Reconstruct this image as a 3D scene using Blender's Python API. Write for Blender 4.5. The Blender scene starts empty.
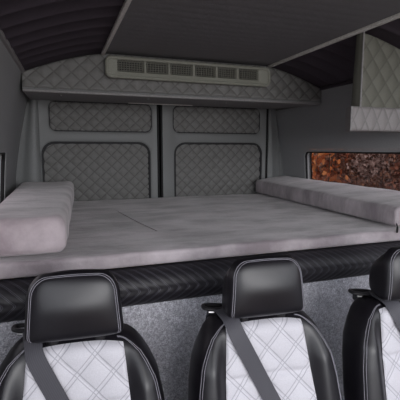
import bpy, bmesh, math, random
from mathutils import Vector, noise
random.seed(7)
R = math.radians
EYE = 1.5                       # lens height above the van floor
scene = bpy.context.scene
COL = scene.collection

# ------------------------------------------------------------------ materials
def srgb(r, g, b):
    f = lambda c: (c / 255 / 12.92) if c / 255 <= .04045 else ((c / 255 + .055) / 1.055) ** 2.4
    return (f(r), f(g), f(b), 1)

class NT:
    def __init__(self, name):
        self.m = bpy.data.materials.new(name); self.m.use_nodes = True
        self.t = self.m.node_tree; self.n = self.t.nodes
        self.b = self.n['Principled BSDF']
    def node(self, kind, **kw):
        x = self.n.new(kind)
        for k, v in kw.items(): setattr(x, k, v)
        return x
    def link(self, a, b): self.t.links.new(a, b)
    def math(self, op, a, b=None):
        x = self.node('ShaderNodeMath', operation=op)
        for i, v in enumerate((a, b)):
            if v is None: continue
            if isinstance(v, (int, float)): x.inputs[i].default_value = v
            else: self.link(v, x.inputs[i])
        return x.outputs[0]
    def noise(self, scale, detail=4, rough=.55, stretch=None, coord='Object'):
        tc = self.node('ShaderNodeTexCoord'); out = tc.outputs[coord]
        if stretch:
            mp = self.node('ShaderNodeMapping'); mp.inputs['Scale'].default_value = stretch
            mp.inputs['Rotation'].default_value = (0, 0, .5)
            self.link(out, mp.inputs['Vector']); out = mp.outputs[0]
        x = self.node('ShaderNodeTexNoise'); x.inputs['Scale'].default_value = scale
        x.inputs['Detail'].default_value = detail; x.inputs['Roughness'].default_value = rough
        self.link(out, x.inputs['Vector']); return x.outputs['Fac']
    def ramp(self, fac, stops):
        x = self.node('ShaderNodeValToRGB'); e = x.color_ramp.elements
        while len(e) < len(stops): e.new(.5)
        for i, (p, c) in enumerate(stops): e[i].position = p; e[i].color = c
        self.link(fac, x.inputs[0]); return x.outputs[0]
    def mix(self, fac, a, b):
        x = self.node('ShaderNodeMix', data_type='RGBA')
        for s, v in ((x.inputs[0], fac), (x.inputs[6], a), (x.inputs[7], b)):
            if isinstance(v, (int, float, tuple)): s.default_value = v
            else: self.link(v, s)
        return x.outputs[2]
    def bump(self, h, strength, dist):
        x = self.node('ShaderNodeBump'); x.inputs['Strength'].default_value = strength
        x.inputs['Distance'].default_value = dist
        self.link(h, x.inputs['Height']); self.link(x.outputs[0], self.b.inputs['Normal'])
    def col(self, c):
        if isinstance(c, tuple): self.b.inputs['Base Color'].default_value = c
        else: self.link(c, self.b.inputs['Base Color'])
    def set(self, **kw):
        for k, v in kw.items(): self.b.inputs[k.replace('_', ' ')].default_value = v

def plain(name, c, rough=.6, nscale=60, bump=.15, spec=.4, metal=0, var=.12):
    t = NT(name); n = t.noise(nscale, 3)
    lo = tuple(x * (1 - var) for x in c[:3]) + (1,); hi = tuple(min(1, x * (1 + var)) for x in c[:3]) + (1,)
    t.col(t.ramp(n, [(.3, lo), (.7, hi)])); t.bump(n, bump, .002)
    t.set(Roughness=rough, Metallic=metal); t.b.inputs['Specular IOR Level'].default_value = spec
    return t.m

def stitched(name, c, thread, rough, spec, offs=.1, half=.03, grain=400, var=.08):
    """upholstery whose UVs count quilting lines; a double row of thread runs beside each line"""
    t = NT(name)
    uv = t.node('ShaderNodeUVMap'); sp = t.node('ShaderNodeSeparateXYZ'); t.link(uv.outputs[0], sp.inputs[0])
    ms = []
    for i in (0, 1):
        fr = t.math('FRACT', sp.outputs[i])
        d = t.math('SUBTRACT', .5, t.math('ABSOLUTE', t.math('SUBTRACT', fr, .5)))
        ms.append(t.math('LESS_THAN', t.math('ABSOLUTE', t.math('SUBTRACT', d, offs)), half))
    m = t.math('MAXIMUM', ms[0], ms[1])
    n = t.noise(grain, 3)
    lo = tuple(x * (1 - var) for x in c[:3]) + (1,); hi = tuple(min(1, x * (1 + var)) for x in c[:3]) + (1,)
    t.col(t.mix(m, t.ramp(n, [(.3, lo), (.7, hi)]), thread)); t.bump(n, .12, .001)
    t.set(Roughness=rough); t.b.inputs['Specular IOR Level'].default_value = spec
    return t.m

def suede(name, dark, light, sheen=.35):
    t = NT(name)
    a = t.noise(3.2, 6, .6, (1, 2.2, 1)); g = t.noise(900, 2)
    base = t.ramp(a, [(.38, dark), (.5, tuple((x + y) / 2 for x, y in zip(dark, light))), (.62, light)])
    t.col(base)
    h = t.math('ADD', t.math('MULTIPLY', t.noise(14, 5, .6, (1, 2.5, 1)), 1), t.math('MULTIPLY', g, .06))
    t.bump(h, .35, .012)
    t.set(Roughness=.9, Sheen_Weight=sheen, Sheen_Roughness=.45)
    t.b.inputs['Specular IOR Level'].default_value = .15
    return t.m

def carpet():
    t = NT('grey_carpet')
    n = t.noise(230, 2, .7); n2 = t.noise(70, 3, .6)
    f = t.math('ADD', t.math('MULTIPLY', n, .65), t.math('MULTIPLY', n2, .35))
    t.col(t.ramp(f, [(.34, srgb(140, 140, 148)), (.5, srgb(186, 185, 193)), (.66, srgb(236, 235, 242))]))
    t.bump(f, .9, .006); t.set(Roughness=.98); t.b.inputs['Specular IOR Level'].default_value = .1
    return t.m

def leather(name, c, rough=.42):
    t = NT(name)
    tc = t.node('ShaderNodeTexCoord'); v = t.node('ShaderNodeTexVoronoi', feature='DISTANCE_TO_EDGE')
    v.inputs['Scale'].default_value = 420; t.link(tc.outputs['Object'], v.inputs['Vector'])
    n = t.noise(18, 4)
    t.col(t.ramp(n, [(.3, tuple(x * .85 for x in c[:3]) + (1,)), (.7, tuple(x * 1.15 for x in c[:3]) + (1,))]))
    t.bump(v.outputs['Distance'], .12, .001)
    t.set(Roughness=rough); t.b.inputs['Specular IOR Level'].default_value = .5
    return t.m

def leafmat():
    t = NT('autumn_leaf'); a = t.node('ShaderNodeAttribute', attribute_name='leafcol')
    t.col(a.outputs['Color']); t.set(Roughness=.85); t.b.inputs['Specular IOR Level'].default_value = .05; return t.m

def glassmat():
    t = NT('tinted_glass'); n = t.n
    tr = t.node('ShaderNodeBsdfTransparent'); tr.inputs[0].default_value = (.62, .60, .60, 1)
    gl = t.node('ShaderNodeBsdfGlossy'); gl.inputs['Roughness'].default_value = .02
    mx = t.node('ShaderNodeMixShader')
    mx.inputs[0].default_value = .05; t.link(tr.outputs[0], mx.inputs[1]); t.link(gl.outputs[0], mx.inputs[2])
    t.link(mx.outputs[0], n['Material Output'].inputs['Surface']); return t.m

GREY_QUILT = srgb(128, 128, 126)
M = dict(
    leather=leather('black_leather', srgb(21, 19, 24), .35),
    leather_side=leather('black_leather_side', srgb(26, 24, 29), .5),
    rail=stitched('black_quilted_leather', srgb(32, 30, 35), srgb(70, 68, 76), .5, .4, .08, .035),
    white=stitched('white_quilted_leather', srgb(196, 194, 200), srgb(160, 159, 166), .5, .35, .075, .018),
    thread=plain('pale_thread', srgb(136, 134, 142), .7, 200, .1),
    quilt=stitched('grey_quilted_vinyl', GREY_QUILT, srgb(108, 107, 105), .6, .35, .0, .06),
    quilt_light=stitched('pale_grey_quilted_vinyl', srgb(118, 118, 109), srgb(104, 104, 96), .6, .35, .0, .05),
    lip=stitched('light_grey_quilted_vinyl', srgb(150, 146, 146), srgb(134, 131, 131), .6, .35, .0, .05),
    door=plain('grey_door_plastic', srgb(134, 136, 136), .5, 300, .12, .4),
    seal=plain('black_rubber', srgb(20, 20, 21), .6, 100, .1, .3),
    groove=plain('dark_grey_plastic', srgb(52, 52, 54), .6, 100, .1, .3),
    wall=plain('grey_wall_felt', srgb(158, 159, 160), .9, 350, .25, .2),
    ceil=plain('charcoal_headliner', srgb(134, 133, 136), .9, 400, .25, .2),
    ribbed=plain('black_ribbed_headliner', srgb(80, 73, 81), .85, 300, .2, .2),
    trim=plain('pale_trim_plastic', srgb(243, 241, 236), .4, 100, .05, .4),
    greytrim=plain('mid_grey_trim', srgb(150, 148, 148), .6, 100, .05, .4),
    vent=plain('grey_green_vent_plastic', srgb(150, 151, 140), .5, 150, .06, .45),
    grille=plain('dark_grille_plastic', srgb(122, 122, 113), .6, 100, .05, .3),
    void=plain('black_plastic', srgb(18, 18, 18), .6, 100, .05, .3),
    plastic=plain('belt_guide_plastic', srgb(26, 25, 28), .4, 200, .1, .45),
    metal=plain('brushed_steel', srgb(150, 150, 150), .3, 200, .05, .5, 1),
    suede=suede('mauve_suede', srgb(138, 129, 133), srgb(196, 187, 191)),
    suede_dark=suede('plum_suede', srgb(146, 133, 138), srgb(196, 184, 188)),
    suede_pale=suede('pale_mauve_suede', srgb(152, 143, 147), srgb(202, 193, 197)),
    carpet=carpet(),
    floor=plain('dark_vinyl_floor', srgb(70, 68, 68), .6, 40, .1),
    wood=plain('plywood', srgb(150, 125, 95), .7, 20, .1),
    leaf=leafmat(), glass=glassmat(),
    ground=plain('damp_gravel', srgb(88, 74, 64), .9, 30, .5, .2, 0, .4),
    hedge_backing=plain('brown_hedge_backing', srgb(126, 92, 76), .95, 9, .6, .05, 0, .35),  # brown of the backing added behind the hedge
    bark=plain('brown_bark', srgb(74, 58, 46), .9, 40, .5),
)
def webbing():
    t = NT('grey_webbing')
    uv = t.node('ShaderNodeUVMap'); w = t.node('ShaderNodeTexWave', bands_direction='X'); w.inputs['Scale'].default_value = 3
    t.link(uv.outputs[0], w.inputs['Vector'])
    t.col(t.ramp(w.outputs['Fac'], [(.2, srgb(66, 65, 71)), (.8, srgb(74, 73, 79))])); t.bump(w.outputs['Fac'], .2, .001)
    t.set(Roughness=.6); t.b.inputs['Specular IOR Level'].default_value = .4
    return t.m
M['belt'] = webbing()

# ------------------------------------------------------------------ mesh builder
class MB:
    """vertices are given with z relative to the lens height"""
    def __init__(self): self.v = []; self.f = []; self.uv = {}; self.key = {}
    def vert(self, p, uv=None):
        self.v.append(tuple(p)); i = len(self.v) - 1
        if uv is not None: self.uv[i] = uv
        return i
    def shared(self, p):
        k = tuple(round(c, 6) for c in p)
        if k not in self.key: self.key[k] = self.vert(p)
        return self.key[k]
    def grid(self, fn, us, vs, flip=False, uvf=None):
        ids = [[self.vert(fn(u, v), uvf(u, v) if uvf else None) for u in us] for v in vs]
        for j in range(len(vs) - 1):
            for i in range(len(us) - 1):
                q = (ids[j][i], ids[j][i + 1], ids[j + 1][i + 1], ids[j + 1][i])
                self.f.append(q[::-1] if flip else q)
        return ids
    def box(self, x0, x1, y0, y1, z0, z1):
        i = [self.vert(p) for p in ((x0,y0,z0),(x1,y0,z0),(x1,y1,z0),(x0,y1,z0),(x0,y0,z1),(x1,y0,z1),(x1,y1,z1),(x0,y1,z1))]
        for q in ((0,3,2,1),(4,5,6,7),(0,1,5,4),(1,2,6,5),(2,3,7,6),(3,0,4,7)): self.f.append(tuple(i[k] for k in q))
    def rbox(self, x0, x1, y0, y1, z0, z1, r, step=.05, seg=4, warp=None):
        """box with rounded edges, gridded so it can be warped"""
        lo = Vector((x0, y0, z0)); hi = Vector((x1, y1, z1))
        r = min(r, *((hi - lo) / 2))
        def ticks(a, b):
            t = [a + r * (1 - math.cos(k / seg * math.pi / 4) ) * 1.0 for k in range(0)]
            e = [a + r * math.tan(math.pi / 4 * k / seg) * 1.0 for k in range(seg + 1)]      # spreads the arc evenly
            e = [a + r - (r - (x - a)) for x in e]
            n = max(1, int((b - a - 2 * r) / step))
            m = [a + r + (b - a - 2 * r) * k / n for k in range(1, n)]
            g = [b - (x - a) for x in reversed(e)]
            out = []
            for x in e + m + g:
                if not out or x - out[-1] > 1e-6: out.append(x)
            return out
        T = [ticks(lo[k], hi[k]) for k in range(3)]
        def put(p):
            p = Vector(p); c = Vector([min(max(p[k], lo[k] + r), hi[k] - r) for k in range(3)])
            d = p - c; q = c + d.normalized() * r if d.length > 1e-9 else p
            if warp: q = warp(q)
            return self.shared(q)
        for ax in range(3):
            a, b = (ax + 1) % 3, (ax + 2) % 3
            for side in (0, 1):
                w = hi[ax] if side else lo[ax]
                ids = []
                for tb in T[b]:
                    row = []
                    for ta in T[a]:
                        p = [0, 0, 0]; p[ax] = w; p[a] = ta; p[b] = tb; row.append(put(p))
                    ids.append(row)
                for j in range(len(ids) - 1):
                    for i in range(len(ids[0]) - 1):
                        q = (ids[j][i], ids[j][i+1], ids[j+1][i+1], ids[j+1][i])
                        q = q if side else q[::-1]
                        if len(set(q)) == 4: self.f.append(q)
    def tube(self, pts, r, n=8, cap=True):
        pts = [Vector(p) for p in pts]; rings = []; up = None
        for i, p in enumerate(pts):
            t = (pts[min(i + 1, len(pts) - 1)] - pts[max(i - 1, 0)]).normalized()
            if up is None: up = t.orthogonal().normalized()
            else:
                up = up - t * up.dot(t); up = up.normalized() if up.length > 1e-6 else t.orthogonal().normalized()
            s = t.cross(up); rr = r[i] if isinstance(r, (list, tuple)) else r
            rings.append([self.vert(p + (up * math.cos(2*math.pi*k/n) + s * math.sin(2*math.pi*k/n)) * rr) for k in range(n)])
        for a, b in zip(rings, rings[1:]):
            for k in range(n): self.f.append((a[k], a[(k+1) % n], b[(k+1) % n], b[k]))
        if cap: self.f.append(tuple(rings[0][::-1])); self.f.append(tuple(rings[-1]))
    def prism(self, poly, ext):
        """poly: 3-D points, ext: extrusion vector"""
        e = Vector(ext); a = [self.vert(p) for p in poly]; b = [self.vert(Vector(p) + e) for p in poly]; n = len(poly)
        self.f.append(tuple(a[::-1])); self.f.append(tuple(b))
        for k in range(n): self.f.append((a[k], a[(k+1) % n], b[(k+1) % n], b[k]))
    def build(self, name, mat, parent=None, base=None, smooth=True, fix=True, angle=35):
        me = bpy.data.meshes.new(name)
        if parent is not None: org = Vector(parent['_org'])
        elif base is not None: org = Vector(base)
        else:
            xs, ys, zs = zip(*self.v)
            org = Vector(((min(xs)+max(xs))/2, (min(ys)+max(ys))/2, min(zs)))
        me.from_pydata([tuple(Vector(p) - org) for p in self.v], [], self.f)
        if self.uv:
            ul = me.uv_layers.new(name='UVMap')
            for lp in me.loops: ul.data[lp.index].uv = self.uv.get(lp.vertex_index, (.5, .5))
        if fix:
            bm = bmesh.new(); bm.from_mesh(me); bmesh.ops.recalc_face_normals(bm, faces=bm.faces); bm.to_mesh(me); bm.free()
        me.materials.append(mat)
        if smooth:
            for p in me.polygons: p.use_smooth = True
            me.set_sharp_from_angle(angle=R(angle))
        o = bpy.data.objects.new(name, me); COL.objects.link(o)
        if parent is not None: o.parent = parent; o['_org'] = tuple(org)
        else: o.location = org + Vector((0, 0, EYE)); o['_org'] = tuple(org)
        return o

def tag(o, label=None, cat=None, group=None, kind=None):
    if label: o['label'] = label
    if cat: o['category'] = cat
    if group: o['group'] = group
    if kind: o['kind'] = kind
    return o
def thing(name, base, label, cat, group=None, kind=None):
    o = bpy.data.objects.new(name, None); COL.objects.link(o); o.empty_display_size = .1
    o.location = Vector(base) + Vector((0, 0, EYE)); o['_org'] = tuple(base)
    return tag(o, label, cat, group, kind)
def lin(a, b, n): return [a + (b - a) * k / (n - 1) for k in range(n)]
def puff(a, b, p=.7): return (abs(math.sin(math.pi * a)) * abs(math.sin(math.pi * b))) ** p
def rrect(x0, x1, z0, z1, r, n=7):
    pts = []
    for cx, cz, a0 in ((x1-r, z1-r, 0), (x0+r, z1-r, 90), (x0+r, z0+r, 180), (x1-r, z0+r, 270)):
        for k in range(n):
            a = R(a0 + 90 * k / (n-1)); pts.append((cx + r * math.cos(a), cz + r * math.sin(a)))
    return pts

# ------------------------------------------------------------------ van shell
CX, XL, XR = .745, -.25, 1.74
YC = .62                                    # the cab's side windows end here
YF, YD, YS = -.55, 2.85, 2.23             # front end of the shell, rear doors, front of the rear locker
def arch(x):
    d = max(0, abs(x - CX) - .46); return .511 - .12 * (d / .432) ** 1.5
def lean(z):                               # the walls lean inward towards the roof
    return 0 if z < -.2 else .115 * ((z + .2) / .6) ** 1.3
def wall_x(z, side, y=2.2): return (XR - lean(z)) if side > 0 else (XL + lean(z) - .012 - .03 * max(0, 2.2 - y))
WTOP = .395

b = MB(); b.box(XL - .1, XR + .1, YF, YD + .1, -1.53, -1.5)
tag(b.build('floor', M['floor'], smooth=False), 'dark vinyl floor of the van under seats and bed', 'floor', kind='structure')

def plate_with_hole(mb, to3, u0, u1, v0, v1, hole, step=.1):
    """sheet in (u,v) with a rounded hole: ring of quads from the hole to the rectangle, mapped by to3"""
    n = len(hole)
    cu = sum(p[0] for p in hole) / n; cv = sum(p[1] for p in hole) / n
    hu0, hu1 = min(p[0] for p in hole), max(p[0] for p in hole); hv0, hv1 = min(p[1] for p in hole), max(p[1] for p in hole)
    m = .03
    outer = []
    for (pu, pv) in hole:                   # push each hole point out to a slightly bigger rectangle
        du, dv = pu - cu, pv - cv
        k = min(((hu1-hu0)/2 + m) / abs(du) if du else 1e9, ((hv1-hv0)/2 + m) / abs(dv) if dv else 1e9)
        outer.append((cu + du * k, cv + dv * k))
    a = [mb.vert(to3(*p)) for p in hole]; o = [mb.vert(to3(*p)) for p in outer]
    for k in range(n): mb.f.append((a[k], a[(k+1) % n], o[(k+1) % n], o[k]))
    U0, U1, V0, V1 = cu-(hu1-hu0)/2-m, cu+(hu1-hu0)/2+m, cv-(hv1-hv0)/2-m, cv+(hv1-hv0)/2+m
    # the outer ring's corners are filled by the frame strips (corner points may be cut; small overlap closes them)
    def strip(a0, a1, c0, c1):
        nu = max(2, int((a1-a0)/step)+2); nv = max(2, int((c1-c0)/step)+2)
        mb.grid(lambda u, v: to3(u, v), lin(a0, a1, nu), lin(c0, c1, nv))
    e = .012
    strip(u0, U0 + e, v0, v1); strip(U1 - e, u1, v0, v1); strip(U0, U1, v0, V0 + e); strip(U0, U1, V1 - e, v1)

for side, nm in ((-1, 'left'), (1, 'right')):
    b = MB()
    y0, y1 = (1.0, 2.52) if side > 0 else (.95, 2.2)
    hole = rrect(y0, y1, -.33, -.012, .045)
    plate_with_hole(b, lambda u, v: (wall_x(v, side, u), u, v), YC, YD + .05, -1.5, WTOP + .01, hole)
    for d in (0, .06):                     # cab door below its window
        b.grid(lambda u, v: (wall_x(v, side, u) + side * d, u, v), [YF, YC + .01], lin(-1.5, -.4, 6))
    # reveal of the window opening
    for k in range(len(hole)):
        p, q = hole[k], hole[(k+1) % len(hole)]
        i = [b.vert((wall_x(v, side, u) + side * d, u, v)) for (u, v), d in ((p, 0), (q, 0), (q, .045), (p, .045))]
        b.f.append(tuple(i))
    # outer skin
    plate_with_hole(b, lambda u, v: (wall_x(v, side, u) + side * .06, u, v), YC, YD + .05, -1.5, WTOP + .01, hole)
    tag(b.build('wall_' + nm, M['wall'], angle=60, fix=False), 'grey felt-lined van side wall ' + ('with the long window above the low cushion' if side > 0 else 'beside the tall boxy cushion'), 'wall', kind='structure')
    w = thing('window_%d' % (1 if side > 0 else 2), (wall_x(-.17, side), (y0+y1)/2, -.33),
              'long tinted side window looking out on autumn foliage' if side > 0 else 'side window of the van behind the tall boxy cushion', 'window', kind='structure')
    s = MB(); s.tube([(wall_x(v, side, u) + side * .012, u, v) for u, v in hole + hole[:2]], .009, 8, False)
    s.build('window_seal', M['seal'], w)
    g = MB(); gi = [g.vert((wall_x(v, side, u) + side * .035, u, v)) for u, v in hole]; go = [g.vert((wall_x(v, side, u) + side * .038, u, v)) for u, v in hole]
    g.f.append(tuple(gi)); g.f.append(tuple(go[::-1]))
    for k in range(len(hole)): g.f.append((gi[k], gi[(k+1) % len(hole)], go[(k+1) % len(hole)], go[k]))
    g.build('pane', M['glass'], w, smooth=False)

# headliner: flat centre panel and two ribbed sides
TL, TR = .25, 1.243
b = MB(); b.box(TL, TR, YF, YD + .03, .514, .53)
b.grid(lambda u, v: (u, v, .5135 - .0006 * abs(math.sin(math.pi * v / .06))), [TL, TR], lin(YF, YS, 400))
tag(b.build('ceiling', M['ceil'], angle=60, fix=False), 'flat charcoal headliner panel down the middle of the roof', 'ceiling', kind='structure')
def rib(y): return .011 * abs(math.sin(math.pi * y / .125)) ** .6
for nm, x0, x1 in (('left', XL - .01, TL), ('right', TR, XR - .085)):
    b = MB()
    b.grid(lambda u, v: (u, v, arch(u) + .002 + rib(v)), lin(x0, x1, 26), lin(YF, YD + .03, 420))
    b.grid(lambda u, v: (u, v, arch(u) + .03), lin(x0, x1, 26), [YF, YD + .03])
    tag(b.build('ceiling_' + nm, M['ribbed'], angle=80, fix=False), 'dark ribbed curved headliner over the ' + ('tall boxy cushion' if nm == 'left' else 'window side'), 'ceiling', kind='structure')
for k, (x, y0, y1, lab) in enumerate(((TL, YF, YS, 'pale strip between the flat ceiling panel and the ribbed headliner above the tall cushion'),
                                      (TR, YF, YS, 'pale strip between the flat ceiling panel and the ribbed headliner towards the window side'))):
    b = MB(); b.rbox(x - .009, x + .009, y0, y1, .498, .514, .004, .5, 2)
    tag(b.build('trim_%d' % (k + 1), M['trim']), lab, 'trim', kind='structure')
for k, side in enumerate((-1, 1)):
    b = MB(); x = wall_x(WTOP, 1)
    wt = lambda q: q if side > 0 else Vector((q.x - x + wall_x(WTOP, -1, q.y), q.y, q.z))
    b.rbox(x - .011, x + .011, YF, YD, WTOP - .012, WTOP + .008, .004, .2, 2, wt)
    tag(b.build('trim_%d' % (k + 3), M['greytrim'] if side < 0 else M['ribbed']), 'strip along the top of the van wall ' + ('beside the tall cushion' if side < 0 else 'on the window side'), 'trim', kind='structure')

# rear wall around the doors: pillars, header, side returns
b = MB()
b.box(XL - .02, XR + .02, YD + .085, YD + .1, -1.5, .55)
tag(b.build('wall_rear', M['groove'], smooth=False), 'dark rear body of the van behind the quilted doors', 'wall', kind='structure')
def pillar(n, xs, lab):
    b = MB()
    def sec(u):                             # (x, y) along the section
        k = u * (len(xs) - 1); i = min(int(k), len(xs) - 2); t = k - i
        return tuple(xs[i][c] * (1-t) + xs[i+1][c] * t for c in range(2))
    x0 = xs[0][0]; side = 1 if x0 > 0 else -1
    def px(u, v):                           # the pillar narrows upwards with the leaning wall
        x = sec(u)[0]; return x0 + (x - x0) * (abs(wall_x(v, side) - x0) + .012) / abs(wall_x(-.3, side) - x0)
    b.grid(lambda u, v: (px(u, v), sec(u)[1], v), lin(0, 1, len(xs)), lin(-1.5, .5, 41))
    b.grid(lambda u, v: (sec(u)[0], YD + .09, v), [0, 1], [-1.5, .5])
    tag(b.build('trim_%d' % n, M['door'], angle=50, fix=False), lab, 'trim', kind='structure')
pillar(5, [(-.105, YD + .05), (-.105, YD - .0), (-.113, YD - .02), (-.13, YD - .033), (-.155, YD - .036), (-.185, YD - .03), (-.2, YD - .012), (-.222, YD - .004), (-.27, YD - .004)],
       'grey moulded rear pillar beside the door above the tall cushion')
pillar(6, [(1.6, YD + .05), (1.6, YD + .005), (1.612, YD - .004), (1.64, YD - .004), (1.652, YD - .03), (1.664, YD - .05), (1.69, YD - .044), (1.703, YD - .022), (1.715, YD - .006), (1.78, YD - .004)],
       'grey moulded rear pillar beside the door on the window side')

# ------------------------------------------------------------------ rear doors
def holed_slab(mb, outer, holes, y, depth, cham):
    """front face at y with chamfered openings going back by depth"""
    bm = bmesh.new()
    def loop(pts, yy): 
        vs = [bm.verts.new((p[0], yy, p[1])) for p in pts]; return vs
    es = []
    o = loop(outer, y); es += [bm.edges.new((o[k], o[(k+1) % len(o)])) for k in range(len(o))]
    for h in holes:
        cx = sum(p[0] for p in h) / len(h); cz = sum(p[1] for p in h) / len(h)
        hw = (max(p[0] for p in h) - min(p[0] for p in h)) / 2; hh = (max(p[1] for p in h) - min(p[1] for p in h)) / 2
        big = [(cx + (p[0]-cx) * (hw+cham)/hw, cz + (p[1]-cz) * (hh+cham)/hh) for p in h]
        l = loop(big, y); es += [bm.edges.new((l[k], l[(k+1) % len(l)])) for k in range(len(l))]
        m = loop([((p[0]+q[0])/2 - 0, (p[1]+q[1])/2) for p, q in zip(h, big)], y + cham * .35)
        i = loop(h, y + cham); e = loop(h, y + depth)
        for a, c in ((l, m), (m, i), (i, e)):
            for k in range(len(a)): bm.faces.new((a[k], a[(k+1) % len(a)], c[(k+1) % len(a)], c[k]))
    bmesh.ops.triangle_fill(bm, use_beauty=True, use_dissolve=False, edges=es)
    back = loop(outer, y + depth)
    for k in range(len(o)): bm.faces.new((o[k], o[(k+1) % len(o)], back[(k+1) % len(o)], back[k]))
    bm.verts.index_update()
    off = len(mb.v)
    for v in bm.verts: mb.v.append(tuple(v.co))
    for f in bm.faces: mb.f.append(tuple(off + v.index for v in f.verts))
    bm.free()

def quilt_pad(name, x0, x1, z0, z1, r, y, w, h, amp, mat, parent, res=.004, edge=.015, zarch=None):
    """quilted upholstery facing -y; corners pulled in to radius r"""
    b = MB(); nx = int((x1-x0)/res)+2; nz = int((z1-z0)/res)+2
    def fn(u, v):
        # corner rounding: shift x inward near the corners
        dz = max(0, r - (v - z0), r - (z1 - v)); ins = r - math.sqrt(max(0, r*r - dz*dz)) if dz > 0 else 0
        t = (u - x0) / (x1 - x0); x = (x0 + ins) + t * (x1 - x0 - 2*ins)
        e = min(u - x0, x1 - u, v - z0, z1 - v); fall = min(1, max(0, e) / edge) ** .5
        return (x, y - amp * puff(u / w + v / h, u / w - v / h) * fall - .006 * fall, v)
    b.grid(fn, lin(x0, x1, nx), lin(z0, z1, nz), uvf=lambda u, v: (u / w + v / h, u / w - v / h))
    return b.build(name, mat, parent, angle=80, fix=False)

doors = ((1, -.122, .687, (-.04, .648), (-.1, .634), 'quilted rear door behind the tall boxy cushion'),
         (2, .728, 1.578, (.812, 1.522), (.816, 1.545), 'quilted rear door nearest the long window'))
for n, x0, x1, up, lo, lab in doors:
    d = thing('door_%d' % n, ((x0+x1)/2, YD, -1.45), lab, 'door', kind='structure')
    b = MB()
    hs = [rrect(up[0], up[1], .128, .322, .045), rrect(lo[0] + .004, lo[1], -.62, .052, .085)]
    holed_slab(b, [(x0, -1.45), (x1, -1.45), (x1, .36), (x0, .36)], hs, YD, .05, .012)
    b.build('door_skin', M['door'], d, angle=40)
    quilt_pad('upper_panel', up[0]-.002, up[1]+.002, .126, .324, .04, YD + .016, .082, .076, .012, M['quilt'], d)
    quilt_pad('lower_panel', lo[0]-.002, lo[1]+.002, -.625, .056, .075, YD + .026, .08, .076, .012, M['quilt'], d)
    for nm, hp, y in (('upper_seal', hs[0], YD + .012), ('lower_seal', hs[1], YD + .02)):  # lower ring is a dark tube standing in for shade in the panel recess
        s = MB(); s.tube([(p[0], y, p[1]) for p in hp + hp[:2]], (.006 if nm[0] == 'u' else .015), 6, False); s.build(nm, M['groove'], d)
    s = MB()
    if n == 1:
        s.rbox(.689, .705, YD - .004, YD + .03, -1.4, .36, .006, .3, 3); s.build('rubber_seal', M['seal'], d)
    else:
        s.rbox(.71, .727, YD - .012, YD + .03, -1.4, .36, .006, .3, 3); s.build('rubber_seal', M['seal'], d)
        s2 = MB(); s2.rbox(1.58, 1.598, YD - .002, YD + .03, -1.4, .36, .006, .3, 3); s2.build('rubber_seal', M['seal'], d)

# ------------------------------------------------------------------ rear overhead locker
ZB = .305
L0, L1 = -.152, 1.632
lk = thing('overhead_locker', (CX, YS + .3, ZB), 'grey quilted overhead locker spanning the van above the rear doors', 'locker')
b = MB()
W, H = .086, .08
def face(u, v):
    x = L0 + u * (L1 - L0); zt = arch(x) - .002; z = ZB + .006 + v * (zt - ZB - .006)
    e = min(v * (zt - ZB), (1-v) * (zt-ZB), u * (L1-L0), (1-u) * (L1-L0)); fall = min(1, max(0, e) / .012) ** .5
    return (x, YS - .010 * fall * puff(x / W + z / H, x / W - z / H) - .005 * fall, z)
def faceuv(u, v):
    x = L0 + u * (L1 - L0); zt = arch(x); z = ZB + .006 + v * (zt - ZB - .006); return (x / W + z / H, x / W - z / H)
b.grid(face, lin(0, 1, 420), lin(0, 1, 46), uvf=faceuv)
b.build('front_panel', M['quilt'], lk, angle=80, fix=False)
rise = lambda q: Vector((q.x, q.y, q.z + .032 * max(0, q.y - YS - .03) / (YD - YS)))
b = MB(); b.rbox(L0, L1, YS - .002, YD - .003, ZB - .012, ZB + .006, .006, .1, 3, rise); b.build('underside', M['greytrim'], lk)
b = MB(); b.tube([(x, YS - .004, ZB + .004) for x in lin(L0, L1, 12)], .0045, 8); b.build('piping', M['door'], lk)
b = MB(); n = 30
tops = [(x, YS + .001, arch(x) - .003) for x in lin(L0, L1, n)]
b.grid(lambda u, v: (L0 + u * (L1-L0), YS + v * (YD - YS - .004), arch(L0 + u * (L1-L0)) - .004), lin(0, 1, n), lin(0, 1, 3))
for x in (L0, L1): b.grid(lambda u, v: (x, YS + u * (YD - YS - .004), ZB + v * (arch(x) - .004 - ZB)), [0, 1], [0, 1])
b.build('carcass', M['quilt'], lk, fix=False)
spots = ((.031, 2.36), (.52, 2.36), (1.02, 2.36))
for x, y in spots:
    b = MB(); b.tube([(x, y, ZB - .007), (x, y, ZB - .010), (x, y, ZB - .012)], [.008, .008, .006], 16)
    b.build('press_stud', M['greytrim'], lk)
b = MB(); b.rbox(.47, .93, YD - .09, YD - .075, ZB - .0165, ZB - .011, .002, .2, 2, rise)
tag(b.build('metal_strip', M['trim'], lk), 'thin pale metal strip')

# ------------------------------------------------------------------ air outlet on the locker front
VX0, VX1, VZ0, VZ1, VY = .256, 1.226, .379, .486, 2.165
vt = thing('air_vent', ((VX0+VX1)/2, YS, VZ0), 'long grey plastic air vent with six grilles on the overhead locker', 'vent')
gu = [(.318, .458), (.472, .592), (.606, .734), (.75, .872), (.888, 1.004), (1.02, 1.146)]
GZ0, GZ1 = .412, .472
b = MB()
holed_slab(b, rrect(VX0, VX1, VZ0, VZ1, .028, 8), [rrect(a, c, GZ0, GZ1, .004, 3) for a, c in gu], VY + .012, .036, .004)
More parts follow.
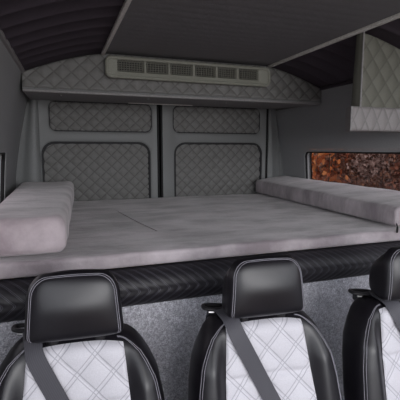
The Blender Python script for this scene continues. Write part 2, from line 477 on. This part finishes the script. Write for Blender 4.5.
# soft bull-nose rim round the face
rim = rrect(VX0 + .006, VX1 - .006, VZ0 + .006, VZ1 - .006, .024, 8)
b.tube([(p[0], VY + .014, p[1]) for p in rim + rim[:2]], .009, 8, False)
b.build('housing', M['vent'], vt, angle=40)
for a, c in gu:
    g = MB(); g.box(a - .004, c + .004, VY + .043, VY + .047, GZ0 - .004, GZ1 + .004); 
    t = g.build('grille_back', M['void'], vt, smooth=False)
    g = MB()
    for z in lin(GZ0 + .007, GZ1 - .007, 5): g.box(a, c, VY + .022, VY + .034, z - .0018, z + .0018)
    for x in lin(a + .008, c - .008, max(6, int((c - a) / .014))): g.box(x - .0018, x + .0018, VY + .019, VY + .03, GZ0, GZ1)
    t.name = 'vent_recess'
    g.build('grille', M['grille'], vt, smooth=False)

# ------------------------------------------------------------------ padded panel hanging by the side wall
hp = thing('quilted_pelmet', (1.46, 1.47, .083), 'pale quilted pelmet hanging from the roof above the long window', 'pelmet')
HX0, HX1, HY = 1.266, wall_x(.3, 1) - .012, 1.45
b = MB(); W2, H2 = .078, .1
def hx1(z): return wall_x(z, 1) - .004
def hface(u, v, y, amp):
    x = HX0 + u * (1.66 - HX0); zt = arch(x) - .002; z = .18 + v * (zt - .18); x = min(x, hx1(z))
    e = min(v * (zt-.18), (1-v) * (zt-.18), u * .4); fall = min(1, max(e, 0) / .015) ** .5
    return (x, y - amp * puff(x / W2 + z / H2, x / W2 - z / H2) * fall, z)
def huv(u, v):
    x = HX0 + u * (1.66 - HX0); zt = arch(x); z = .18 + v * (zt - .18); return (x / W2 + z / H2, x / W2 - z / H2)
b.grid(lambda u, v: hface(u, v, HY, .008), lin(0, 1, 90), lin(0, 1, 90), uvf=huv)
b.grid(lambda u, v: hface(u, v, HY + .04 + .016 * (1 - v), 0), lin(0, 1, 20), lin(0, 1, 12), flip=True, uvf=lambda u, v: (.5, .5))
b.grid(lambda u, v: hface(u, 0, HY + v * .056, 0), lin(0, 1, 20), [0, 1], uvf=lambda u, v: (.5, .5))
b.build('front_panel', M['quilt_light'], hp, angle=80, fix=False)
b = MB()
b.grid(lambda u, v: (HX0 - .003 * math.sin(math.pi * u) - .0015 * puff(u, v * 6), HY + u * (.04 + .016 * (1-v)), .18 + v * (.509 - .18)), lin(0, 1, 10), lin(0, 1, 60), flip=True)
b.build('end_panel', M['quilt_light'], hp, angle=80, fix=False)
b = MB(); b.tube([(HX0 + .002, HY - .003, z) for z in lin(.19, .505, 8)], .004, 8); b.build('piping', M['greytrim'], hp)
b = MB()
LZ0, LZ1, LX0 = .084, .188, 1.207
W3, H3 = .064, .13
def lipf(u, v):
    x = LX0 + u * (1.70 - LX0); z = LZ0 + v * (LZ1 - LZ0); x = min(x, hx1(z))
    e = min(v, 1-v) * (LZ1-LZ0); e = min(e, (x - LX0)); fall = min(1, max(0, e) / .012) ** .5
    return (x, 1.432 - .007 * puff(x / W3 + z / H3, x / W3 - z / H3) * fall - .006 * fall, z)
def lipuv(u, v):
    x = LX0 + u * (1.70 - LX0); z = LZ0 + v * (LZ1 - LZ0); return (x / W3 + z / H3, x / W3 - z / H3)
b.grid(lipf, lin(0, 1, 110), lin(0, 1, 34), uvf=lipuv)
nu = lambda u, v: (.5, .5)
b.grid(lambda u, v: (LX0 + u * .035, 1.432 + u * .078, LZ0 + v * (LZ1-LZ0)), [0, 1], [0, 1], flip=True, uvf=nu)
b.grid(lambda u, v: (LX0 + v * .035 + u * (hx1(LZ1) - LX0 - v * .035), 1.432 + v * .078, LZ1), [0, 1], [0, 1], uvf=nu)
b.grid(lambda u, v: (LX0 + v * .035 + u * (hx1(LZ0) - LX0 - v * .035), 1.432 + v * .078, LZ0), [0, 1], [0, 1], flip=True, uvf=nu)
b.grid(lambda u, v: (LX0 + .035 + u * (hx1(.13) - LX0 - .035), 1.51, LZ0 + v * (LZ1-LZ0)), [0, 1], [0, 1], flip=True, uvf=nu)
b.build('lower_lip', M['lip'], hp, angle=60, fix=False)
b = MB(); b.tube([(LX0, 1.43, z) for z in lin(LZ0, LZ1, 5)], .0035, 8); b.build('lip_piping', M['greytrim'], hp)

# ------------------------------------------------------------------ bed
def wob(q, amp, sc=(4, 8, 4), seed=0):
    p = Vector((q.x * sc[0] + seed, q.y * sc[1] + seed * 2, q.z * sc[2]))
    return amp * (noise.noise(p) + .5 * noise.noise(p * 2.3))
BX0, BX1 = XL + .012, XR - .012
bed = thing('bed_base', (CX, 1.31, -1.5), 'bed base with grey carpet front and black quilted padded rail across the van', 'bed base')
b = MB(); b.rbox(BX0, BX1, 1.30, 1.32, -1.5, -.42, .004, .6, 2); b.build('carpet_panel', M['carpet'], bed)
b = MB(); b.box(BX0, BX1, 1.325, 2.825, -.42, -.3935); b.build('platform', M['wood'], bed, smooth=False)
for x in (BX0 + .01, BX1 - .03): b = MB(); b.box(x, x + .02, 1.325, 2.82, -1.5, -.42); b.build('side_support', M['wood'], bed, smooth=False)
RY, RZ, RR = 1.312, -.461, .064
b = MB(); P = .034
def railp(u, v):                              # v: angle round the front of the roll
    a = R(-105 + 210 * v); s = v - .5; x = BX0 + u * (BX1 - BX0)
    ca = x / P + abs(s) * 7
    r = RR + .0022 * abs(math.sin(math.pi * ca)) ** .6 - .002 * math.exp(-(s / .03) ** 2)
    return (x, RY - r * math.cos(a), RZ + r * math.sin(a))
b.grid(railp, lin(0, 1, 800), lin(0, 1, 40), uvf=lambda u, v: ((BX0 + u * (BX1-BX0)) / P + abs(v - .5) * 7, .5))
b.build('padded_rail', M['rail'], bed, angle=80, fix=False)

mt = MB()
def wm(q):
    top = max(0, (q.z + .392) / .055)
    d = wob(q, .0045, (3, 5, 3)) + wob(q, .0022, (9, 14, 6), 4)
    return Vector((q.x, q.y - .004 * math.sin(q.x * 5) * top, q.z + (d - .006) * top))
mt.rbox(BX0 + .004, BX1 - .004, 1.296, 2.81, -.392, -.337, .016, .022, 4, wm)
mat = tag(mt.build('mattress', M['suede'], angle=60), 'wide mauve-grey suede mattress filling the rear of the van', 'mattress')

b = MB(); b.tube([(.30, 2.30, -.3415), (.32, 2.1, -.341), (.35, 1.85, -.341), (.385, 1.62, -.341)], .0022, 6)
b.build('seam', M['suede'], mat)
lc = thing('bolster_cushion', (-.09, 2.0, -.335), 'tall boxy mauve suede cushion lying on the mattress beside the dark wall', 'cushion')
b = MB()
def wl(q):
    t = (q.y - 1.33) / 1.45
    inner = max(0, (q.x + .24) / .28)
    d = wob(q, .006, (6, 5, 6), 2)
    return Vector((q.x + inner * (.085 * t - .012) + d * .6, q.y + d * .5 - .004 * math.sin((q.z + .335) * 22), q.z + d * (1 if q.z > -.27 else .15) + .006 * t * (q.z > -.27)))
b.rbox(-.236, .028, 1.318, 2.775, -.332, -.207, .034, .03, 5, wl); b.build('cushion_cover', M['suede_dark'], lc, angle=80)
b = MB(); b.tube([wl(Vector((x, 1.3165 + .012, -.332 + .012))) for x in lin(-.2, 0, 10)], .0025, 6); b.build('seam', M['suede_dark'], lc)

rc = thing('bolster_cushion', (1.56, 2.0, -.335), 'long low mauve suede cushion lying on the mattress under the window', 'cushion')
b = MB()
def wr(q):
    t = (q.y - 1.31) / 1.45; inner = min(1, max(0, (1.728 - q.x) / .36)); up = max(0, min(1, (q.z + .335) / .09))
    d = wob(q, .004, (6, 5, 6), 5)
    return Vector((q.x + inner * (.088 * t), q.y, q.z + up * ((1 - inner) * .03 + d - .006 + .016 * t)))
b.rbox(1.366, 1.725, 1.305, 2.79, -.332, -.243, .02, .03, 5, wr); b.build('cushion_cover', M['suede_pale'], rc, angle=80)
b = MB(); b.rbox(1.352, 1.36, 1.284, 1.292, -.352, -.325, .003, .02, 2)
b.tube([(1.356, 1.288, -.327), (1.366, 1.303, -.316)], .003, 6); tag(b.build('zip_pull', M['void'], rc), 'small black zip pull')

# ------------------------------------------------------------------ seats (modelled about x = 0)
SY, ZT = 1.0, -.468                            # front of the backrest top
LEAN = .27
def interp(tab, z):
    if z >= tab[0][0]: return tab[0][1]
    for (za, a), (zb, c) in zip(tab, tab[1:]):
        if z >= zb:
            t = (za - z) / (za - zb); t = t * t * (3 - 2*t) if False else t; return a + (c - a) * t
    return tab[-1][1]
SHO = [(ZT, .085), (ZT - .004, .118), (ZT - .010, .136), (ZT - .022, .152), (ZT - .04, .168), (ZT - .07, .187), (ZT - .11, .206), (ZT - .17, .217), (ZT - .26, .225), (ZT - .5, .23), (ZT - .6, .224)]
ZBOT = ZT - .6
def bolster(ax):                               # forward bulge of the side wings
    t = min(1, max(0, (ax - .118) / .05)); return .032 * t * t * (3 - 2 * t)
def back_front(u, z, push=0):
    w = interp(SHO, z); x = u * w
    top = (ZT - z); ed = min(1, top / .05); zr = (1 - (1 - ed) ** 2.4) ** (1 / 2.4)
    xr = max(0, 1 - abs(u) ** 11) ** (1 / 2.6)
    dep = .06 * min(zr, 1) * xr
    bul = bolster(abs(x)) * min(1, top / .12) * xr
    y = SY + .06 - LEAN * (ZT - z) - dep - bul + .012 * math.exp(-(x / .1) ** 2) * min(1, top / .15)
    return Vector((x, y - push, z))
def back_rear(u, z):
    w = interp(SHO, z); x = u * w
    top = (ZT - z); ed = min(1, top / .05); zr = (1 - (1 - ed) ** 2.4) ** (1 / 2.4)
    xr = max(0, 1 - abs(u) ** 5) ** (1 / 2.6)
    return Vector((x, SY + .06 - LEAN * (ZT - z) + .055 * zr * xr, z))
HT, HB, HY0 = -.297, -.457, .967               # headrest top, bottom, front
def head_w(z):
    t = (z - HB) / (HT - HB)
    w = .1185 - .013 * t
    c = .056
    if HT - z < c: w -= c * .72 * (1 - math.sqrt(max(0, 1 - ((c - (HT - z)) / c) ** 2)))
    c = .02
    if z - HB < c: w -= c * (1 - math.sqrt(max(0, 1 - ((c - (z - HB)) / c) ** 2))) * .7
    return w
def head_pt(u, z, front=True, push=0):
    w = head_w(z); x = u * w; t = (z - HB) / (HT - HB)
    zz = max(0, 1 - abs(2*t - 1) ** 6) ** (1/2.6); xr = max(0, 1 - abs(u) ** 7) ** (1/2.6)
    zoff = .006 * math.cos(u * math.pi / 2) * (t - .3)
    if front:
        y = HY0 + .034 - (.034 * zz * xr) - .012 * math.exp(-((t - .5) / .3) ** 2) * (1 - u*u) + .02 * (t - .5) - push
    else: y = HY0 + .034 + .092 * zz * xr * (1 - .75 * max(0, t) ** 3) + .02 * (t - .5)
    return Vector((x, y, z + zoff - (0 if front else .6 * max(0, t) ** 2 * (y - HY0 - .034))))
ease = lambda n: [math.sin(math.pi/2 * (-1 + 2*k/(n-1))) for k in range(n)]
def clus(a, b, n): return [a + (b-a) * (1 + math.sin(math.pi/2 * (-1 + 2*k/(n-1)))) / 2 for k in range(n)]

def make_seat(xc, label):
    root = thing('passenger_seat', (0, .85, -1.5), label, 'seat', 'row of passenger seats in front of the bed')
    us = ease(71); zs = sorted(set([ZT - .6 * (k/60) ** 1.8 for k in range(61)]), reverse=True)
    b = MB(); b.grid(lambda u, z: back_front(u, z), us, zs); b.grid(lambda u, z: back_rear(u, z), us, zs, flip=True)
    b.grid(lambda u, v: back_front(u, ZBOT) * (1-v) + back_rear(u, ZBOT) * v, us, [0, 1])
    back = b.build('backrest', M['leather'], root, angle=70)
    # white quilted insert
    b = MB(); w, h = .088, .092
    ztop = ZT - .0135
    def ins(u, z):
        hw = .115 + .04 * min(1, (ztop - z) / .45); x = u * hw; bw = interp(SHO, z)
        zz = z - .0035 * (1 - u*u) * 0 - .008 * abs(u) ** 3 * max(0, 1 - (ztop - z) / .05)
        p = back_front(max(-.99, min(.99, x / interp(SHO, zz))), zz)
        e = min((1 - abs(u)) * hw, ztop - z); fall = min(1, max(0, e) / .008) ** .5
        seam = math.exp(-((z + .622) / .008) ** 2)
        return Vector((x, p.y - .002 - .0065 * fall * puff(x / w + z / h, x / w - z / h, .5) * (1 - .9 * seam) + .001 * seam - .003 * fall, zz))
    def insuv(u, z):
        x = u * (.115 + .04 * min(1, (ztop - z) / .45)); return (x / w + z / h, x / w - z / h)
    b.grid(ins, lin(-1, 1, 90), lin(ztop, ZBOT + .06, 170), uvf=insuv)
    tag(b.build('quilted_panel', M['white'], back, angle=80, fix=False), 'white diamond-quilted centre panel')
    b = MB()
    for s in (-1, 1):
        for du in (0, .005):
            pts = []
            for z in lin(ZBOT + .1, ZT - .045, 40) :
                wq = interp(SHO, z); pts.append(back_front(s * (wq - .013 - du) / wq, z, .0008))
            for k in range(1, 9):                 # round the shoulder to the top edge
                a = k / 8; z = ZT - .045 + .034 * math.sin(a * math.pi/2); wq = interp(SHO, z)
                x = (interp(SHO, ZT - .045) - .013 - du) * (1 - a) + .10 * a
                pts.append(back_front(s * x / wq, z - du * .3, .0012))
            b.tube(pts, .0008, 5)
    b.build('stitching', M['thread'], back)
    # headrest
    us = ease(61); zs = clus(HB, HT, 61)
    b = MB(); b.grid(lambda u, z: head_pt(u, z), us, zs); b.grid(lambda u, z: head_pt(u, z, False), us, zs, flip=True)
    hd = b.build('headrest', M['leather'], root, angle=75)
    b = MB()
    for ins_ in (.009, .0135):
        pts = []
        for z in lin(HB + .006, HT - .052, 20): pts.append(head_pt(-(head_w(z) - ins_) / head_w(z), z, True, .0006))
        zc, wc = HT - .052, head_w(HT - .052) - ins_
        for k in range(1, 8):
            a = R(90 * k / 8); rr = .04
            z = zc + (.052 - ins_ * .55) * math.sin(a); x = wc - rr + rr * math.cos(a)
            pts.append(head_pt(-min(.97, x / head_w(z)), z, True, .0006))
        z = HT - ins_ * .55
        top = [head_pt(u * (wc - .04) / head_w(z), z, True, .0006) for u in lin(-1, 1, 14)]
        mir = [Vector((-p.x, p.y, p.z)) for p in reversed(pts)]
        b.tube(pts + top + mir, .0008, 5)
    b.build('stitching', M['thread'], hd)
    for s in (-1, 1):
        b = MB(); b.tube([(s * .055, SY + .03, ZT - .02), (s * .055, SY + .028, HB + .03)], .006, 10); b.build('headrest_post', M['metal'], hd)
        b = MB(); b.tube([(s * .058, SY + .018, ZT - .012), (s * .058, SY + .018, ZT + .006), (s * .058, SY + .018, ZT + .010)], [.015, .015, .011], 16)
        b.build('post_collar', M['plastic'], back)
    # belt guide: a flat open loop on the shoulder
    b = MB(); cx, cy, cz = -.118, SY + .085, ZT + .006
    lp = []
    for k in range(28):
        a = 2 * math.pi * k / 28; lx = .04 * math.copysign(abs(math.cos(a)) ** .6, math.cos(a)); ly = .017 * math.copysign(abs(math.sin(a)) ** .6, math.sin(a))
        lp.append((cx + lx, cy + ly - .004, cz + .12 * -lx))
    b.tube(lp + lp[:2], .006, 8, False)
    b.rbox(cx - .012, cx + .04, cy - .006, cy + .03, ZT - .03, cz - .004, .006, .02, 3)
    g = b.build('belt_guide', M['plastic'], root)
    b = MB(); b.tube([(cx - .028, cy - .02, cz - .006), (cx - .012, cy - .022, cz - .007)], .0035, 8); b.build('guide_pin', M['metal'], g)
    # webbing
    ctl = [(-.118, SY + .135, -.75), (-.118, SY + .13, ZT - .05), (-.116, SY + .088, ZT + .008), (-.108, SY + .04, ZT + .010), (-.100, SY + .0, ZT + .004), (-.096, SY - .024, ZT - .022)]
    def front_y(x, z): 
        wq = interp(SHO, z); return back_front(max(-.95, min(.95, x / wq)), z).y - .02
    for k in range(1, 15):
        t = k / 14; x = -.096 + .255 * t; z = ZT - .022 - .52 * t
        ctl.append((x, front_y(x, z) + (0 if t < .85 else 0), z))
    b = MB(); wv = Vector((.88, 0, .46)).normalized() * .0225
    pts = [Vector(p) for p in ctl]; dense = []
    for i in range(len(pts) - 1):
        for k in range(4): dense.append(pts[i].lerp(pts[i+1], k / 4))
    dense.append(pts[-1])
    for _ in range(3): dense = [dense[0]] + [(dense[i-1] + dense[i] * 2 + dense[i+1]) / 4 for i in range(1, len(dense)-1)] + [dense[-1]]
    def wvec(i):
        t = min(1, max(0, (i - 8) / 10)); return Vector((1, 0, 0)).lerp(Vector((.88, 0, .46)).normalized(), t).normalized() * .0225
    ids = []
    for i, p in enumerate(dense):
        wv = wvec(i); tn = (dense[min(i+1, len(dense)-1)] - dense[max(i-1, 0)]).normalized(); nr = wv.normalized().cross(tn).normalized() * .0008
        ids.append([b.vert(p + wv * s + nr * q, ((s + 1) / 2, i * .1)) for s, q in ((-1, 1), (1, 1), (1, -1), (-1, -1))])
    for a, c in zip(ids, ids[1:]):
        for k in range(4): b.f.append((a[k], a[(k+1) % 4], c[(k+1) % 4], c[k]))
    b.f.append(tuple(ids[0])); b.f.append(tuple(ids[-1][::-1]))
    b.build('seat_belt', M['belt'], root, angle=50)
    # cushion and pedestal below the picture
    b = MB()
    b.rbox(-.215, .215, .40, .865, -1.135, -1.02, .045, .04, 5, lambda q: Vector((q.x, q.y, q.z + .02 * math.exp(-((abs(q.x) - .18) / .04) ** 2) * (q.z > -1.06))))
    b.build('seat_cushion', M['leather'], root, angle=75)
    b = MB(); b.rbox(-.18, .18, .45, .84, -1.5, -1.13, .015, .1, 3); b.build('pedestal', M['plastic'], root)
    root.location.x = xc; root.rotation_euler = (0, 0, R(-5))
    return root
def copy_tree(o, parent=None):
    c = o.copy(); COL.objects.link(c)
    if parent is not None: c.parent = parent
    for ch in list(o.children): copy_tree(ch, c)
    return c
seat = make_seat(.012, 'black leather seat with white quilted panel, headrest below the tall boxy cushion')
for xc, dy, lab in ((.522, -.045, 'black leather seat with white quilted panel, standing between two like it'),
                    (1.018, -.088, 'black leather seat with white quilted panel, cut by the frame below the window cushion')):
    s = copy_tree(seat); s.location.x = xc; s.location.y += dy; s['label'] = lab
seat.location.y -= .01
for ch in s.children:                          # this belt lies further in over the shoulder
    if ch.name.startswith('seat_belt'): ch.location.x += .026

# ------------------------------------------------------------------ outside
G = -2.15
b = MB(); b.grid(lambda u, v: (u, v, G), lin(-30, 30, 4), lin(-30, 30, 4))
tag(b.build('ground', M['ground'], smooth=False, fix=False), 'damp gravel ground outside the van', 'ground', kind='structure')
b = MB()  # added backing mass, closes the bright sky gaps between the hedge leaves
b.grid(lambda u, v: (4.0 + v * .9 + .25 * noise.noise(Vector((u * 1.3, v * 2, 1))), u, G - .02 + 2.75 * min(1, v * 1.15) + .12 * noise.noise(Vector((u * 2, v * 3, 7)))), lin(-2, 12, 120), lin(0, 1, 30))
b.grid(lambda u, v: (4.9 + v * 4, u, G + 2.7 - .02 + .1 * noise.noise(Vector((u * 2, v * 3, 3)))), lin(-2, 12, 60), lin(0, 1, 8))
tag(b.build('ground', M['hedge_backing'], fix=False, angle=80), 'bumpy brown backing added to block sky gaps behind the autumn hedge', 'ground', kind='structure')
def leaves(name, n, box, pal, size, label, cat, kind=None, seed=1, parent=None):
    rnd = random.Random(seed); b = MB(); cols = []
    for _ in range(n):
        c = Vector([rnd.uniform(*box[k]) for k in range(3)])
        a = Vector((rnd.gauss(0, 1), rnd.gauss(0, 1), rnd.gauss(0, 1))).normalized(); s = a.orthogonal().normalized(); t = a.cross(s)
        k = size * rnd.uniform(.6, 1.4)
        i = [b.vert(c + s * k * p + t * k * .55 * q + a * k * .15 * abs(p)) for p, q in ((-1, 0), (-.2, .9), (.5, .7), (1, 0), (.5, -.7), (-.2, -.9))]
        b.f.append(tuple(i)); base = pal(c, rnd); cols += [base] * 6
    o = b.build(name, M['leaf'], parent, smooth=False, fix=False)
    at = o.data.color_attributes.new('leafcol', 'FLOAT_COLOR', 'POINT')
    for k, c in enumerate(cols): at.data[k].color = c
    if parent is None: tag(o, label, cat, kind=kind)
    return o
def palr(c, rnd):
    n = noise.noise(Vector((c.y * 1.6, c.z * 2.2, c.x)))
    k = rnd.random()
    if n > .18: p = [(172, 144, 134), (184, 156, 146), (158, 130, 120)]
    elif n < -.15: p = [(140, 88, 70), (128, 80, 66), (150, 96, 74)]
    else: p = [(154, 110, 88), (142, 102, 84), (164, 118, 94), (134, 96, 80)]
    return srgb(*p[int(k * len(p))])
leaves('autumn_hedge', 60000, ((3.7, 4.5), (1.8, 8.0), (G + .7, .6)), palr, .026, 'dense brown and red autumn hedge outside the long window', 'hedge', 'stuff', 3)
leaves('autumn_hedge', 4000, ((-2.6, -1.3), (4.0, 11.0), (G, .6)), palr, .06, 'brown autumn hedge outside the window by the tall cushion', 'hedge', 'stuff', 5)
sh = thing('shrub', (2.75, 3.85, G), 'bright orange autumn shrub outside the rear end of the long window', 'shrub')
def palo(c, rnd): return srgb(*[(196, 116, 66), (172, 92, 54), (206, 134, 84), (140, 78, 52)][int(rnd.random() * 4)])
leaves('foliage', 900, ((2.5, 3.0), (3.5, 4.1), (G + .5, .35)), palo, .045, '', '', seed=9, parent=sh)
b = MB()
for k in range(7):
    x, y = 2.75 + .2 * math.cos(k * 2.4), 3.85 + .2 * math.sin(k * 2.4); b.tube([(2.75 + .03 * math.cos(k), 3.8 + .03 * math.sin(k), G), (x, y - .05, G + 1), (x + .05, y, G + 2.2)], [.02, .013, .005], 6)
b.build('stem', M['bark'], sh)

# ------------------------------------------------------------------ light: overcast sky through the open front and the windows
w = bpy.data.worlds.new('overcast'); scene.world = w; w.use_nodes = True
bg = w.node_tree.nodes['Background']; bg.inputs[0].default_value = (.90, .93, 1.0, 1); bg.inputs[1].default_value = 2.6
def area(name, loc, target, sx, sy, power, col):
    l = bpy.data.lights.new(name, 'AREA'); l.shape = 'RECTANGLE'; l.size = sx; l.size_y = sy; l.energy = power; l.color = col
    o = bpy.data.objects.new(name, l); COL.objects.link(o); o.location = Vector(loc) + Vector((0, 0, EYE))
    d = Vector(target) - Vector(loc); o.rotation_euler = d.to_track_quat('-Z', 'Y').to_euler(); return o
area('windscreen_daylight', (.7, -1.7, .25), (.7, 1.2, -.5), 1.7, .8, 30, (1, .98, .98))

# ------------------------------------------------------------------ camera
cam = bpy.data.cameras.new('camera'); co = bpy.data.objects.new('camera', cam); COL.objects.link(co)
cam.sensor_width = 36; cam.sensor_fit = 'HORIZONTAL'; cam.lens = 36 * 397 / 400; cam.clip_start = .02
co.location = (0, 0, EYE); co.rotation_euler = (R(90 - 7.18), 0, R(-19.65))
scene.camera = co
vs = scene.view_settings; vs.view_transform = 'Standard'; vs.look = 'None'; vs.gamma = 1; vs.exposure = 0; vs.use_curve_mapping = False
for o in bpy.data.objects:
    if '_org' in o: del o['_org']
